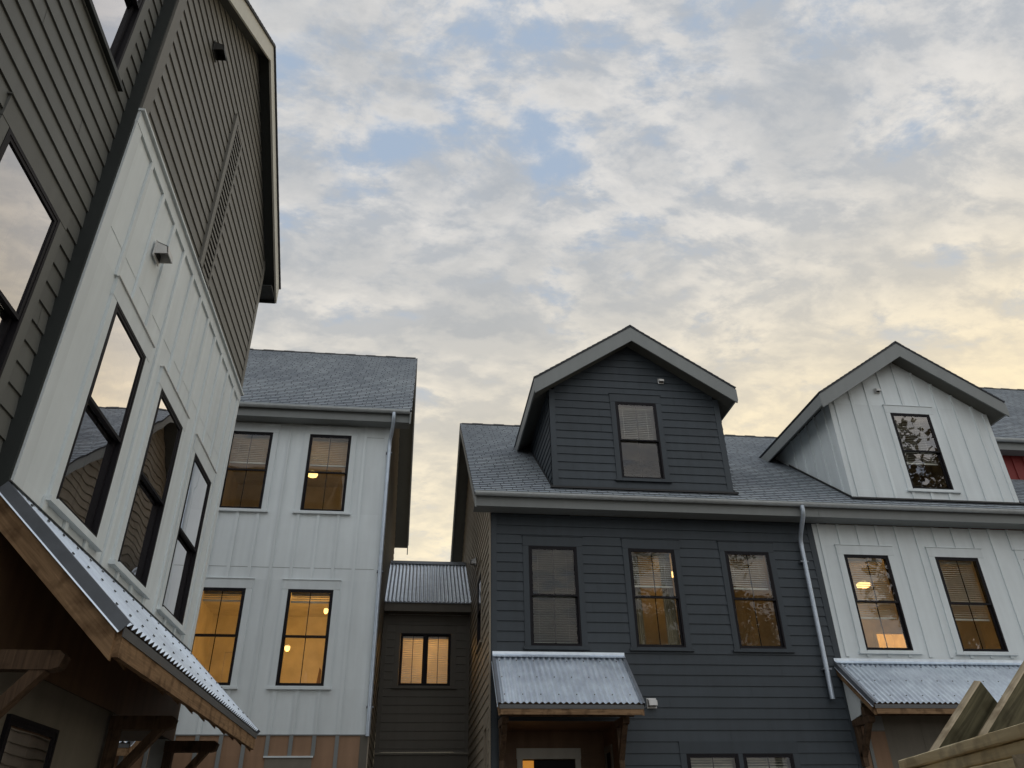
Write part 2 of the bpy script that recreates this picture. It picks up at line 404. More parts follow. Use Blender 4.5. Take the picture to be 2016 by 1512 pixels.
# ------------------------------------------------------------------ roofs, gutters, canopies
def shingle_plane(house, name, o, u, v, n, outline, seed=1):
    F = Fr(o, u, v, n); b = MB()
    courses(b, F, outline, exp=.143, ref=0, top=.002, bot=.011, joints=0, seed=seed)
    base = [F.p(a, c, -.004) for a, c in outline]
    b.prism(base, F.n*-.03)
    return b.build(name, M['shingle'], house)
def gable_roof(house, x0, x1, ye, yr, ze, zr, yb, label=None, ridge=True, left_rake=True, right_rake=True, rm='trim', fd=.30, front_cut=None):
    """ridge along x: front eave (ye, ze), ridge (yr, zr), back eave yb at the front eave's height"""
    L1 = math.hypot(yr-ye, zr-ze); v1 = V((0, (yr-ye)/L1, (zr-ze)/L1)); n1 = V((0, -v1.z, v1.y))
    L2 = math.hypot(yb-yr, zr-ze); v2 = V((0, -(yb-yr)/L2, (zr-ze)/L2)); n2 = V((0, v2.z, -v2.y))
    w = x1-x0
    r = shingle_plane(house, 'roof', (x0, ye, ze), (1,0,0), v1, n1, [(0, -.02), (w, -.02), (w, L1), (0, L1)], 3)
    shingle_plane(house, 'roof', (x1, yb, ze), (-1,0,0), v2, n2, [(0, -.02), (w, -.02), (w, L2), (0, L2)], 4)
    if label: r['label'] = label
    if ridge:
        c = MB()
        x = x0+.05; k = 0; rnd = random.Random(5)
        while x < x1-.1:
            e = min(x+.3, x1-.02); j = .008*rnd.random()
            for vv, s in ((v1, 1), (v2, -1)):
                a = V((0, yr, zr+.020+.012*(k % 2)+j)); q = a - V((0, vv.y, vv.z))*.15
                c.face([(x, a.y, a.z), (e, a.y, a.z), (e, q.y, q.z), (x, q.y, q.z)])
                c.face([(x, a.y, a.z-.02), (x, a.y, a.z), (x, q.y, q.z), (x, q.y, q.z-.02)])
                c.face([(x, q.y, q.z-.02), (e, q.y, q.z-.02), (e, q.y, q.z), (x, q.y, q.z)])
            x = e+.001; k += 1
        c.build('ridge_cap', M['black'], r)
    for on, xa, xb in ((left_rake, x0+.012, x0+.04), (right_rake, x1-.04, x1-.012)):
        if not on: continue
        b = MB()
        for (yy, vv, LL) in ((ye, v1, L1), (yb, v2, L2)):
            e = V((0, yy, ze)); t = V((0, yr, zr))
            dz = V((0, 0, -.045)); d2 = V((0, 0, -.045-fd))
            pts = [e+dz, t+dz, t+d2, e+d2]
            b.prism([(xa, p.y, p.z) for p in pts], (xb-xa, 0, 0))
        b.build('rake_board', M[rm], r)
    return r
def soffit_rake(house, xa, xb, ye, yr, ze, zr, yb, dz=.24, m='soffit'):
    b = MB(); k_ = (zr-ze)/(yr-ye); ze += k_*.09; ye += .09; yb -= .09
    for yy in (ye, yb):
        b.prism([(xa, yy, ze-dz), (xa, yr, zr-dz), (xa, yr, zr-dz+.015), (xa, yy, ze-dz+.015)], (xb-xa, 0, 0))
    return b.build('soffit', M[m], house)
def gutter(house, x0, x1, y, z, r=.066, m='gutter'):
    b = MB(); n = 10
    arc = [(y - r*math.cos(math.pi*k/n), z - r*math.sin(math.pi*k/n)) for k in range(n+1)]
    inn = [(y - (r-.008)*math.cos(math.pi*k/n), z - (r-.008)*math.sin(math.pi*k/n)) for k in range(n, -1, -1)]
    arc = [(y-r-.008, z+.006)] + arc
    b.prism([(x0, a, c) for a, c in arc + inn], (x1-x0, 0, 0))
    x = x0+.4
    while x < x1:   # hangers and lap joints
        b.prism([(x, a + (-.003 if k < 7 else .003), c-.003) for k, (a, c) in enumerate(arc)] + [(x, y, z+.002)], (.018, 0, 0)); x += 1.22
    return b.build('gutter', M[m], house)
def canopy(F, u0, u1, zt, zb, run, house, brackets=(), label=None, near_end=True, wood_t=.12, arm=.62, rafters=True, tm='timber', post_drop=.75, flash=1., dh=.062, beam=True, tail=.12, rake_h=.15):
    """corrugated lean-to roof on rafters and timber brackets"""
    L = math.hypot(run, zt-zb); pitch, amp = .0985, .017
    b = MB(); n = int((u1-u0)/pitch*8)
    dn = V((run, zb-zt)).normalized() if False else None
    sl = (F.n*run + F.v*(zb-zt)).normalized(); nn = F.u.cross(sl); nn = nn if nn.z > 0 else -nn
    A = F.p(0, zt, .01); B = F.p(0, zb, run)
    top = []; 
    for k in range(n+1):
        u = u0 + (u1-u0)*k/n; h = amp*math.cos(2*math.pi*(u-u0)/pitch)
        top.append((A + F.u*u + nn*h, B + F.u*u + nn*h))
    for (a, c), (a2, c2) in zip(top, top[1:]):
        b.face([a, c, c2, a2], 0); b.face([c, c2, c2-nn*.003, c-nn*.003], 0)
        b.face([a-nn*.003, c-nn*.003, c2-nn*.003, a2-nn*.003], 0)
    # screws in staggered rows
    for ri, t in enumerate((.14, .5, .86)):
        u = u0 + (.10 if ri % 2 else .05)
        while u < u1:
            q = A + (B-A)*t + F.u*(u0 + round((u-u0)/pitch)*pitch) + nn*(amp+.001)
            s = .008
            b.box8([q - F.u*s - sl*s, q + F.u*s - sl*s, q + F.u*s + sl*s, q - F.u*s + sl*s] + [q - F.u*s - sl*s + nn*.008, q + F.u*s - sl*s + nn*.008, q + F.u*s + sl*s + nn*.008, q - F.u*s + sl*s + nn*.008], 1)
            u += pitch*3
    c = b.build('canopy', [M['galv'], M['ventdark']], house, smooth=False)
    for p in c.data.polygons:
        if p.material_index == 0: p.use_smooth = False
    if label: c['label'] = label
    fl = MB()   # wall flashing
    fl.fbox(F, u0-.01, u1+.01, zt+.015, zt+.015+.055*flash, .018, .024)
    q0 = F.p(0, zt+.022, .02); 
    fl.box8([q0+F.u*(u0-.01), q0+F.u*(u1+.01), q0+F.u*(u1+.01)+sl*(.09*flash)+nn*.006, q0+F.u*(u0-.01)+sl*(.09*flash)+nn*.006,
             q0+F.u*(u0-.01)+nn*.004, q0+F.u*(u1+.01)+nn*.004, q0+F.u*(u1+.01)+sl*(.09*flash)+nn*.010, q0+F.u*(u0-.01)+sl*(.09*flash)+nn*.010])
    fl.build('wall_flashing', M['galv' if flash > .5 else 'drip'], c)
    for e, s in ((u0, -1), (u1, 1)):   # rake flashing with a bright hem, timber behind
        r = MB()
        a0, b0 = A + F.u*(e+s*.014), B + F.u*(e+s*.014) + sl*.02
        r.box8([a0-nn*.062, b0-nn*.062, b0+nn*.014, a0+nn*.014, a0-nn*.062+F.u*s*.004, b0-nn*.062+F.u*s*.004, b0+nn*.014+F.u*s*.004, a0+nn*.014+F.u*s*.004], 0)
        r.box8([a0+nn*.0142, b0+nn*.0142, b0+nn*.0142-F.u*s*.05, a0+nn*.0142-F.u*s*.05, a0+nn*.017, b0+nn*.017, b0+nn*.017-F.u*s*.05, a0+nn*.017-F.u*s*.05], 0)
        r.box8([a0-nn*.072, b0-nn*.072, b0-nn*.063, a0-nn*.063, a0-nn*.072+F.u*s*.016, b0-nn*.072+F.u*s*.016, b0-nn*.063+F.u*s*.01, a0-nn*.063+F.u*s*.01], 1)
        r.build('rake_flashing', [M['galvdark'], M['galv']], c)
        w = MB(); a0, b0 = A + F.u*(e+s*.01), B + F.u*(e+s*.01) - sl*.02; w.prism([a0-nn*.06, b0-nn*.06, b0-nn*.06-F.v*rake_h, a0-nn*.06-F.v*rake_h], F.u*(-s*.038))
        w.build('rake_timber', M[{'timber': 'timberrake', 'timberx': 'timberrakey'}[tm]], c)
    fa = MB()
    fa.fbox(F, u0-.0, u1+.0, zb-.026-dh, zb-.026, run-.012, run-.006)
    fa.build('drip_edge', M['drip'], c)
    fw = MB(); fw.fbox(F, u0+.022, u1-.022, zb-.026-dh-wood_t, zb-.03, run-.055, run-.015); fw.build('fascia_board', M[tm], c)
    dk = MB()
    dk.box8([A+F.u*(u0+.015)-nn*.03, A+F.u*(u1-.015)-nn*.03, B+F.u*(u1-.015)-nn*.03-sl*.03, B+F.u*(u0+.015)-nn*.03-sl*.03,
             A+F.u*(u0+.015)-nn*.045, A+F.u*(u1-.015)-nn*.045, B+F.u*(u1-.015)-nn*.045-sl*.03, B+F.u*(u0+.015)-nn*.045-sl*.03])
    dk.build('roof_deck', M['porch'], c)
    if rafters:
        u = u0+.45
        while u < u1-.2:
            w = MB(); a0, b0 = A + F.u*(u-.019), B + F.u*(u-.019); P1, P2 = a0 - nn*.048 + sl*.03, b0 - nn*.048 - sl*.09; w.prism([P1, P2, P2 - F.v*(tail+dh), P1 - F.v*.24], F.u*.038); w.build('rafter', M[tm], c)
            u += .49
    for bu in brackets:
        w = MB(); za = zb-.14
        w.fbox(F, bu-.045, bu+.045, za-post_drop, za-.12, .032, .125)                     # wall post
        w.prism([F.p(bu-.055, za, .03), F.p(bu-.055, za, arm-.04), F.p(bu-.055, za-.03, arm), F.p(bu-.055, za-.10, arm-.02), F.p(bu-.055, za-.118, arm-.07), F.p(bu-.055, za-.118, .03)], F.u*.11)
        w.beam(F.p(bu, za-.10, arm-.13), F.p(bu, za-post_drop+.15, .09), .075, .09, up=F.u)
        w.build('bracket', M['darkwood'], c)
    if brackets and beam:
        w = MB(); w.fbox(F, u0+.05, u1-.05, zb-.135, zb-.002, arm-.16, arm-.06); w.build('beam', M['darkwood'], c)
    return c
def vent_hood(F, u, v, house, m='vent', s=.075):
    b = MB()
    b.fbox(F, u-s*1.15, u+s*1.15, v-s*1.15, v+s*1.05, .018, .03)
    P = F.p
    b.prism([P(u-s, v-s*.8, .03), P(u-s, v-s*.7, s*1.9), P(u-s, v+s*.35, s*1.7), P(u-s, v+s*.95, .03)], F.u*.006)
    b.prism([P(u+s-.006, v-s*.8, .03), P(u+s-.006, v-s*.7, s*1.9), P(u+s-.006, v+s*.35, s*1.7), P(u+s-.006, v+s*.95, .03)], F.u*.006)
    b.prism([P(u-s, v+s*.95, .03), P(u-s, v+s*.35, s*1.7), P(u-s, v-s*.7, s*1.9), P(u-s, v-s*.7, s*1.9-.008), P(u-s, v+s*.3, s*1.7-.01), P(u-s, v+s*.85, .03)], F.u*(2*s))
    b.fbox(F, u-s+.008, u+s-.008, v-s*.75, v+s*.2, .031, .036, 1)
    return b.build('vent_hood', [M[m], M['ventdark']], house)

FR = Fr((0, 14, 0), (1,0,0), (0,0,1), (0,-1,0))          # street row, front walls
FM = Fr((0, 15.9, 0), (1,0,0), (0,0,1), (0,-1,0))        # middle white house
FL = Fr((-2.8, 0, 0), (0,1,0), (0,0,1), (1,0,0))         # left house, gable bay
FN = Fr((-2.93, 0, 0), (0,1,0), (0,0,1), (1,0,0))        # left house, recessed near wall
FK = Fr((0, 19, 0), (1,0,0), (0,0,1), (0,-1,0))          # link
DL = dict(joints=3.66)

# ================================================================== LEFT HOUSE
LH = thing('townhouse', 'tall grey and white house at left with a steep gable bay', 'house', (-2.8, 7.9, 0))
PK, SL = (7.97, 12.35), .76
rz = lambda y: PK[1] - SL*abs(y-PK[0])
wins = [(5.93, 6.84), (7.45, 8.36), (9.02, 9.94)]
holes = [window(FL, a, b, 3.95, 5.84, LH, M['white'], capm=M['vent']) for a, b in wins]
# white board-and-batten storey
wl = MB()
panel(wl, FL, [(5.28, 2.80), (10.6, 2.80), (10.6, 7.44), (5.28, 7.44)], [h for h in holes], 0)
bo = [(5.28, 2.80), (10.6, 2.80), (10.6, 7.44), (5.28, 7.44)]
battens(wl, FL, [5.81-.0]+[6.245, 6.70, 7.14, 7.565, 7.99, 8.43, 8.85, 9.28, 9.72, 10.16], bo, holes)
wl.fbox(FL, 5.281, 5.43, 2.80, 7.439, .001, .020); wl.fbox(FL, 10.48, 10.6, 2.80, 7.439, .001, .020)
wl.fbox(FL, 5.281, 10.6, 7.44, 7.585, -.02, .024)
wl.fbox(FL, 5.27, 10.63, 7.585, 7.612, -.02, .055)
for (a, b) in ((5.43, 5.78), (5.84, 6.21), (6.28, 6.66), (6.74, 7.10), (7.18, 7.53), (7.6, 7.95), (8.03, 8.39), (8.47, 8.81), (8.89, 9.24), (9.32, 9.68), (9.76, 10.12)):
    wl.fbox(FL, a, b, 6.315, 6.319, .0005, .004)
wl.build('white_wall', [M['white']], LH)
# grey lap gable
up = MB()
outl = [(5.43, 7.612), (10.48, 7.612), (10.48, rz(10.48)-.16), (PK[0], PK[1]-.16), (5.43, rz(5.43)-.16)]
lv = (7.60, 8.12, 7.66, 10.33)
courses(up, FL, outl, [lv], ref=7.772, seed=11, **DL)
up.prism([FL.p(5.28, 7.613, -.01), FL.p(5.43, 7.613, -.01), FL.p(5.43, rz(5.43)-.16, -.01), FL.p(5.28, rz(5.28)-.16, -.01)], FL.n*.032)
up.prism([FL.p(10.48, 7.613, -.01), FL.p(10.6, 7.613, -.01), FL.p(10.6, rz(10.6)-.16, -.01), FL.p(10.48, rz(10.48)-.16, -.01)], FL.n*.032)
up.build('gable_wall', M['greige'], LH)
lo = MB()
lo.fbox(FL, 7.602, 7.70, 7.68, 10.33, -.01, .045); lo.fbox(FL, 7.70, 7.76, 7.68, 10.28, -.01, .028)
lo.fbox(FL, 8.05, 8.10, 7.68, 10.28, -.01, .040); lo.fbox(FL, 7.76, 8.05, 10.22, 10.28, -.01, .040); lo.fbox(FL, 7.702, 8.1, 7.661, 7.679, -.01, .05)
lo.fbox(FL, 7.76, 8.05, 7.68, 10.22, -.02, -.01, 1)
z = 7.71
while z < 10.2:
    lo.box8([FL.p(7.76, z, .034), FL.p(8.05, z, .034), FL.p(8.05, z+.012, .016), FL.p(7.76, z+.012, .016), FL.p(7.76, z+.040, .034), FL.p(8.05, z+.040, .034), FL.p(8.05, z+.050, .016), FL.p(7.76, z+.050, .016)]); z += .095
lo.build('louvre_vent', [M['greige'], M['black']], LH)
vent_hood(FL, 6.44, 10.07, LH, m='ventdark', s=.08); vent_hood(FL, 6.45, 6.85, LH, s=.085)
# near recessed wall
nw = [(4.0, 4.92)]
h1 = window(FN, 4.0, 4.92, 3.95, 5.86, LH, M['nearwall']); h2 = window(FN, 4.0, 4.92, 7.63, 9.5, LH, M['nearwall'], sillm=M['trimdark'])
h3 = window(FN, 1.6, 2.52, 3.95, 5.86, LH, M['nearwall']); h4 = window(FN, 1.6, 2.52, 7.63, 9.5, LH, M['nearwall'], sillm=M['trimdark'])
nr = MB(); courses(nr, FN, [(-3, 0), (5.28, 0), (5.28, 11.0), (-3, 11.0)], [h1, h2, h3, h4], ref=7.36, seed=21, **DL); nr.build('near_wall', M['nearwall'], LH)
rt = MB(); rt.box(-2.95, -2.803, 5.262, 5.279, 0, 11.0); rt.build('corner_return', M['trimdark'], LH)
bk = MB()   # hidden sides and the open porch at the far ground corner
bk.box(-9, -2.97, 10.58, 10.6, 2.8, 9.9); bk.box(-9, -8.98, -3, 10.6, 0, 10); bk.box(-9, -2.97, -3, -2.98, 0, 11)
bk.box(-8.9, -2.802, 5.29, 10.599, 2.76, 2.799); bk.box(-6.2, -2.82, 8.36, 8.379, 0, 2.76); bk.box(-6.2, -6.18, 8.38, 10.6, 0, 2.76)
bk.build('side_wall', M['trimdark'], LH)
gw = MB(); gh = window(FL, 6.24, 7.14, .9, 2.46, LH, M['primer'], casew=0, head=0, sill=False)
panel(gw, FL, [(5.28, 0), (8.38, 0), (8.38, 2.76), (5.28, 2.76)], [(6.24, 7.14, .9, 2.46)], 0); gw.build('ground_floor_wall', M['primer'], LH)
pp = MB(); pp.fbox(FL, 10.40, 10.56, 0, 2.76, -.18, -.02); pp.build('porch_post', M['white'], LH)
# gable roof of the bay: ridge runs along x
rf = MB()
for s in (-1, 1):
    ye = PK[0] + s*3.10 if s > 0 else 5.262
    ze = rz(ye); Lh = math.hypot(ye-PK[0], PK[1]-ze)
    vv = V((0, (PK[0]-ye)/Lh, (PK[1]-ze)/Lh)); nnv = V((0, s*vv.z, abs(vv.y)))
    shingle_plane(LH, 'roof', (-2.575 if s > 0 else -9, ye, ze), (-1 if s > 0 else 1, 0, 0), vv, nnv, [(0, -.0), (6.425, -.0), (6.425, Lh), (0, Lh)], 8)
rf.prism([(-2.60, 11.04, rz(11.04)-.04), (-2.60, 7.97, 12.31), (-2.60, 7.97, 11.99), (-2.60, 11.04, rz(11.04)-.36)], (-.028, 0, 0))
rf.prism([(-2.60, 5.27, rz(5.27)-.04), (-2.60, 7.97, 12.31), (-2.60, 7.97, 11.99), (-2.60, 5.27, rz(5.27)-.36)], (-.028, 0, 0))
rf.build('rake_board', M['lefttrim'], LH)
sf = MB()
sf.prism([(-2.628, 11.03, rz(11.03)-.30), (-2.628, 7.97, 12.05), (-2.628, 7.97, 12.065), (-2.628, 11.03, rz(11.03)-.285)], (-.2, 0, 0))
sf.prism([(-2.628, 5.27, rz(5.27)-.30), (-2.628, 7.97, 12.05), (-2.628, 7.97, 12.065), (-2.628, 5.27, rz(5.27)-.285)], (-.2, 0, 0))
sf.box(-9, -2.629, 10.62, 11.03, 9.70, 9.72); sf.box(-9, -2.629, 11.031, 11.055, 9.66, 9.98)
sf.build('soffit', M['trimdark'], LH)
nrf = MB(); nrf.box(-9, -2.6, -3.2, 5.25, 11.0, 11.15); nrf.build('near_roof', M['shingle'], LH)
canopy(FL, 5.24, 10.52, 3.775, 2.86, 1.0, LH, brackets=(5.45, 8.28, 10.25), wood_t=.12, flash=.3, dh=.06, beam=False, tail=.17, rake_h=.20, label='corrugated metal canopy seen edge-on from below')
lb = MB(); lb.fbox(FL, 5.29, 10.55, 2.755, 3.68, .022, .03); lb.build('ledger_sheathing', M['porch'], LH)
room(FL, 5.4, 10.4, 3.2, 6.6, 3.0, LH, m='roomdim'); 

# ================================================================== MIDDLE WHITE HOUSE
MH = thing('townhouse', 'white house in the middle with four windows and a bare brown ground floor', 'house', (-3.8, 15.9, 0))
holes = []
for (a, b) in ((-4.21, -3.31), (-2.50, -1.59)):
    holes.append(window(FM, a, b, 7.81, 9.63, MH, M['white'], blind=8.98, casew=.12))
    holes.append(window(FM, a-.02, b-.04, 4.29, 6.13, MH, M['white'], blind=5.95, casew=.12))
holes.append((-2.53, -1.70, 1.2, 3.09))
w = MB(); ol = [(-7, 3.45), (-.72, 3.45), (-.72, 9.90), (-7, 9.90)]
panel(w, FM, ol, holes)
bs = [-.72-.56-.415*k for k in range(0, 15)]
battens(w, FM, bs, ol, holes)
w.fbox(FM, -.84, -.72, 3.45, 9.9, .001, .020)
for zz in (6.575, 9.61):
    for a, b in zip([x+.033 for x in bs[::-1]], [x-.033 for x in bs[::-1][1:]] + [-.86]):
        ok = all(not (h[0]-.01 < b and h[1]+.01 > a and h[2] < zz < h[3]) for h in holes)
        if ok: w.fbox(FM, a, b, zz, zz+.006, .0005, .004, 1)
w.build('white_wall', [M['white'], M['trim']], MH)
w = MB(); ol = [(-7, 0), (-.72, 0), (-.72, 3.43), (-7, 3.43)]
panel(w, FM, ol, holes, d=.0); w.build('brown_ground_floor_wall', M['brown'], MH)
w = MB(); w.fbox(FM, -2.53, -1.70, 1.2, 3.06, -.01, .02); w.build('window_head_panel', M['primer'], MH)
w = MB(); w.fbox(FM, -2.56, -1.68, 3.061, 3.088, -.01, .045); w.build('window_head_cap', M['white'], MH)
w = MB(); battens(w, FM, bs, ol, holes, w=.07); w.fbox(FM, -.86, -.72, 0, 3.43, .001, .020, 1)
w.fbox(FM, -7, -.7, 3.431, 3.449, -.01, .024)
w.build('lower_battens', [M['trim'], M['olive']], MH)
pt = MB(); rnd = random.Random(3)   # unpainted patch beside the canopy end
pt.prism([FM.p(u, v, .002) for u, v in ((-3.32, 3.46), (-2.93, 3.46), (-2.93, 3.62), (-2.98, 3.68), (-3.05, 3.70), (-3.09, 3.86), (-3.17, 3.9), (-3.2, 3.98), (-3.32, 3.98))], FM.n*.001)
pt.build('unpainted_patch', M['brown'], MH)
gable_roof(MH, -7, -.27, 15.46, 20.0, 10.13, 14.45, 24.5, left_rake=False)
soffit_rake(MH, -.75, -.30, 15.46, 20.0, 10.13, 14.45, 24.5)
b = MB(); b.box(-7, -.30, 15.53, 15.555, 9.85, 10.09); b.box(-7, -.31, 15.556, 15.88, 9.87, 9.885); b.build('fascia', M['trim'], MH)
gutter(MH, -7, -.31, 15.452, 10.10)
SW = Fr((-.72, 0, 0), (0,1,0), (0,0,1), (1,0,0)); w = MB()
courses(w, SW, [(15.98, 0), (24.1, 0), (24.1, 10.2), (20.0, 14.1), (15.98, 10.3)], ref=3.52, seed=31, **DL)
w.fbox(SW, 15.885, 15.98, 0, 10.2, -.01, .022); w.build('side_wall', M['tan'], MH)
b = MB(); b.box(-7, -.74, 24.1, 24.12, 0, 10); b.build('back_wall', M['tan'], MH)
b = MB(); b.tube([(-.66, 15.44, 10.04), (-.66, 15.44, 9.93), (-.665, 15.5, 9.82), (-.70, 15.72, 9.62), (-.725, 15.79, 9.5), (-.725, 15.80, 9.3), (-.725, 15.80, 3.41)], .042); b.build('downspout', M['spout'], MH, smooth=True)
for zz in (9.2, 6.5, 3.9): b = MB(); b.box(-.79, -.66, 15.79, 15.885, zz, zz+.03); b.build('downspout_strap', M['galvdark'], MH)
room(FM, -4.7, -.9, 7.0, 9.82, 3.4, MH); room(FM, -4.7, -.9, 3.6, 6.45, 3.4, MH, door=(-4.3, -3.5, 3.6, 5.6), closed=True)
q = MB(); q.prism([(-2.12, 18, 3.61), (-1.9, 18, 3.61), (-1.93, 18, 4.98), (-1.97, 18, 5.04)], (0, .06, 0))
tag(q.build('leaning_panel', M['furniture'], None, org=V((-2.0, 18, 3.61))), 'slim dark panel leaning inside the lit window of the middle white house nearest the downspout', 'panel')
lamp(-2.58, 17.5, 9.36, 'yellow ceiling lamp glowing behind the upper right window of the middle white house', 3, r=.13)
lamp(-2.62, 17.4, 5.30, 'small round lamp low in the lower right window of the middle white house', 9, r=.06)
lamp(-1.9, 17.4, 6.10, 'small ceiling lamp high in the lower right window of the middle white house', 8, r=.05)
lamp(-3.02, 17.2, 6.2, 'ceiling lamp on the wall line between the two lower windows of the middle white house', 11, r=.07)
canopy(FM, -7, -4.62, 3.75, 3.22, 1.0, MH, label='corrugated canopy glimpsed through the porch timbers', wood_t=.12, rafters=False)

# ================================================================== LINK
LK = thing('link_building', 'low olive grey link with a corrugated roof, squeezed between two houses', 'building', (.35, 19, 0))
hk = window(FK, -.27, .92, 4.84, 6.02, LK, M['olive'], casement=True, blind=4.93, casew=.13)
w = MB(); courses(w, FK, [(-.60, 3.45), (1.28, 3.45), (1.28, 6.46), (-.60, 6.46)], [hk], ref=3.52, seed=41, joints=0)
w.fbox(FK, -.70, -.60, 3.45, 6.46, -.01, .022); w.fbox(FK, 1.28, 1.375, 3.45, 6.46, -.01, .022); w.fbox(FK, -.6, 1.28, 6.30, 6.46, .014, .024)
w.build('front_wall', M['olive'], LK)
w = MB(); w.fbox(FK, -.70, 1.375, 0, 3.40, -.02, .01); w.build('lower_wall', M['olive'], LK)
w = MB(); w.fbox(FK, -.70, 1.375, 3.401, 3.445, -.02, .05); w.build('ledge', M['primer'], LK)
b = MB(); x0, x1 = -.69, 1.37; n = 176; pit = .0935
for (ya, za, yb, zb) in ((18.62, 6.68, 20.98, 8.40), (23.34, 6.68, 20.98, 8.40)):
    pr = None
    for k in range(n+1):
        x = x0+(x1-x0)*k/n; h = .012*math.cos(2*math.pi*(x-x0)/pit)
        cur = ((x, ya, za+h), (x, yb, zb+h))
        if pr: b.face([pr[0], cur[0], cur[1], pr[1]]); b.face([pr[0], cur[0], (cur[0][0], ya, za-.03), (pr[0][0], ya, za-.03)], 1)
        pr = cur
rr = b.build('roof', [M['galv'], M['galvdark']], LK)
b = MB(); b.prism([(x0, 20.80, 8.305), (x0, 20.98, 8.44), (x0, 21.16, 8.305), (x0, 21.16, 8.295), (x0, 20.98, 8.425), (x0, 20.80, 8.295)], (x1-x0, 0, 0)); b.build('ridge_cap', M['galvdark'], rr)
b = MB(); b.box(x0, x1, 18.66, 18.69, 6.46, 6.66); b.box(x0, x1, 18.691, 18.97, 6.465, 6.48); b.build('fascia', M['olive'], LK)
room(FK, -.6, 1.25, 4.0, 6.4, 1.6, LK); lamp(.35, 19.9, 6.25, 'ceiling lamp hidden behind the blinds of the link window', 11, r=.1)

# ================================================================== CHARCOAL ROW HOUSE
CH = thing('townhouse', 'charcoal lap sided house with a gabled dormer and three upper windows', 'house', (4.6, 14, 0))
holes = [window(FR, 2.10, 3.02, 4.67, 6.51, CH, M['charcoal'], blind=4.80, tilt=-.008, bm='blinddark'), window(FR, 4.03, 4.94, 4.67, 6.51, CH, M['charcoal'], blind=5.86, curtains=True),
         window(FR, 5.96, 6.85, 4.67, 6.51, CH, M['charcoal'], blind=5.86),
         window(FR, 4.71, 5.62, 1.3, 2.93, CH, M['charcoal'], casew=.0, head=.0, sill=False, blind=1.6), window(FR, 5.70, 6.60, 1.3, 2.93, CH, M['charcoal'], casew=.0, head=.0, sill=False, blind=1.6)]
holes = holes[:3] + [(4.60, 6.71, 1.2, 3.12), (1.62, 3.62, 0, 3.44)]
w = MB(); courses(w, FR, [(1.49, 0), (7.76, 0), (7.76, 7.14), (1.49, 7.14)], holes, ref=3.12-.0, seed=51, **DL)
w.fbox(FR, 1.38, 1.49, 0, 7.14, -.01, .022); w.fbox(FR, 7.76, 7.88, 0, 7.14, -.01, .022)
w.fbox(FR, 4.60, 4.708, 1.2, 2.93, -.01, .026); w.fbox(FR, 5.622, 5.698, 1.2, 2.93, -.01, .03); w.fbox(FR, 6.602, 6.71, 1.2, 2.93, -.01, .026); w.fbox(FR, 4.60, 6.71, 2.932, 3.12, -.01, .028)
w.build('front_wall', M['charcoal'], CH)
gable_roof(CH, 1.03, 7.868, 13.55, 19.3, 7.376, 11.9, 25.05, right_rake=False, fd=.24)
soffit_rake(CH, 1.07, 1.38, 13.55, 19.3, 7.376, 11.9, 25.05, dz=.22)
def row_eave(H, x0, x1):
    b = MB(); b.box(x0, x1, 13.595, 13.62, 7.13, 7.36); b.box(x0, x1, 13.621, 13.98, 7.15, 7.165); b.build('fascia', M['trim'], H)
    gutter(H, x0-.0, x1, 13.52, 7.375)
row_eave(CH, 1.04, 7.868)
SR = Fr((1.38, 0, 0), (0,1,0), (0,0,1), (-1,0,0)); w = MB()
so = [(14.11, 0), (24.6, 0), (24.6, 7.5), (19.3, 11.6), (14.11, 7.5)]
hs = window(SR, 15.75, 16.6, 5.15, 6.55, CH, M['tan'])
courses(w, SR, so, [hs, (14.3, 15.0, 0, 3.6)], ref=3.16, seed=61, **DL)
w.fbox(SR, 13.978, 14.11, 0, 7.5, -.01, .022); w.fbox(SR, 14.30, 14.42, 0, 3.58, -.01, .03); w.fbox(SR, 14.88, 15.0, 0, 3.58, -.01, .03); w.fbox(SR, 14.42, 14.88, 3.4, 3.58, -.01, .03); w.fbox(SR, 14.42, 14.88, 0, 3.4, -.03, -.02)
w.build('side_wall', M['tan'], CH)
vent_hood(SR, 17.3, 7.25, CH); vent_hood(FR, 4.19, 3.73, CH)
b = MB(); b.box(1.4, 7.86, 24.58, 24.6, 0, 7.6); b.build('back_wall', M['tan'], CH)
b = MB(); b.tube([(7.50, 13.50, 7.31), (7.50, 13.50, 7.2), (7.50, 13.53, 7.12), (7.52, 13.80, 6.86), (7.53, 13.885, 6.76), (7.53, 13.90, 6.6), (7.50, 13.90, 3.80)], .043); b.build('downspout', M['spout'], CH, smooth=True)
for zz in (6.3, 4.3): b = MB(); b.box(7.44, 7.6, 13.88, 13.985, zz, zz+.03); b.build('downspout_strap', M['galvdark'], CH)
canopy(FR, 1.42, 3.77, 4.5, 3.58, 1.0, CH, brackets=(1.56, 3.56), label='corrugated canopy over the charcoal house porch', wood_t=.085, tm='timberx')
p = MB()   # recessed porch
p.box(1.60, 1.62, 14.0, 15.5, 0, 3.46); p.box(3.63, 3.65, 14.0, 15.5, 0, 3.46); p.box(1.62, 3.63, 14.03, 15.5, 3.46, 3.48); p.build('porch_walls', M['porch'], CH)
p = MB(); FP = Fr((0, 15.4, 0), (1,0,0), (0,0,1), (0,-1,0)); courses(p, FP, [(1.62, 0), (3.63, 0), (3.63, 3.46), (1.62, 3.46)], [(2.1, 3.07, 0, 2.98)], joints=0); p.build('porch_back_wall', M['porch'], CH)
d = MB(); d.fbox(FP, 2.0, 2.1, 0, 2.98, -.02, .03); d.fbox(FP, 3.07, 3.17, 0, 2.98, -.02, .03); d.fbox(FP, 1.99, 3.18, 2.981, 3.16, -.02, .034); dd = d.build('door', M['lefttrim'], CH)
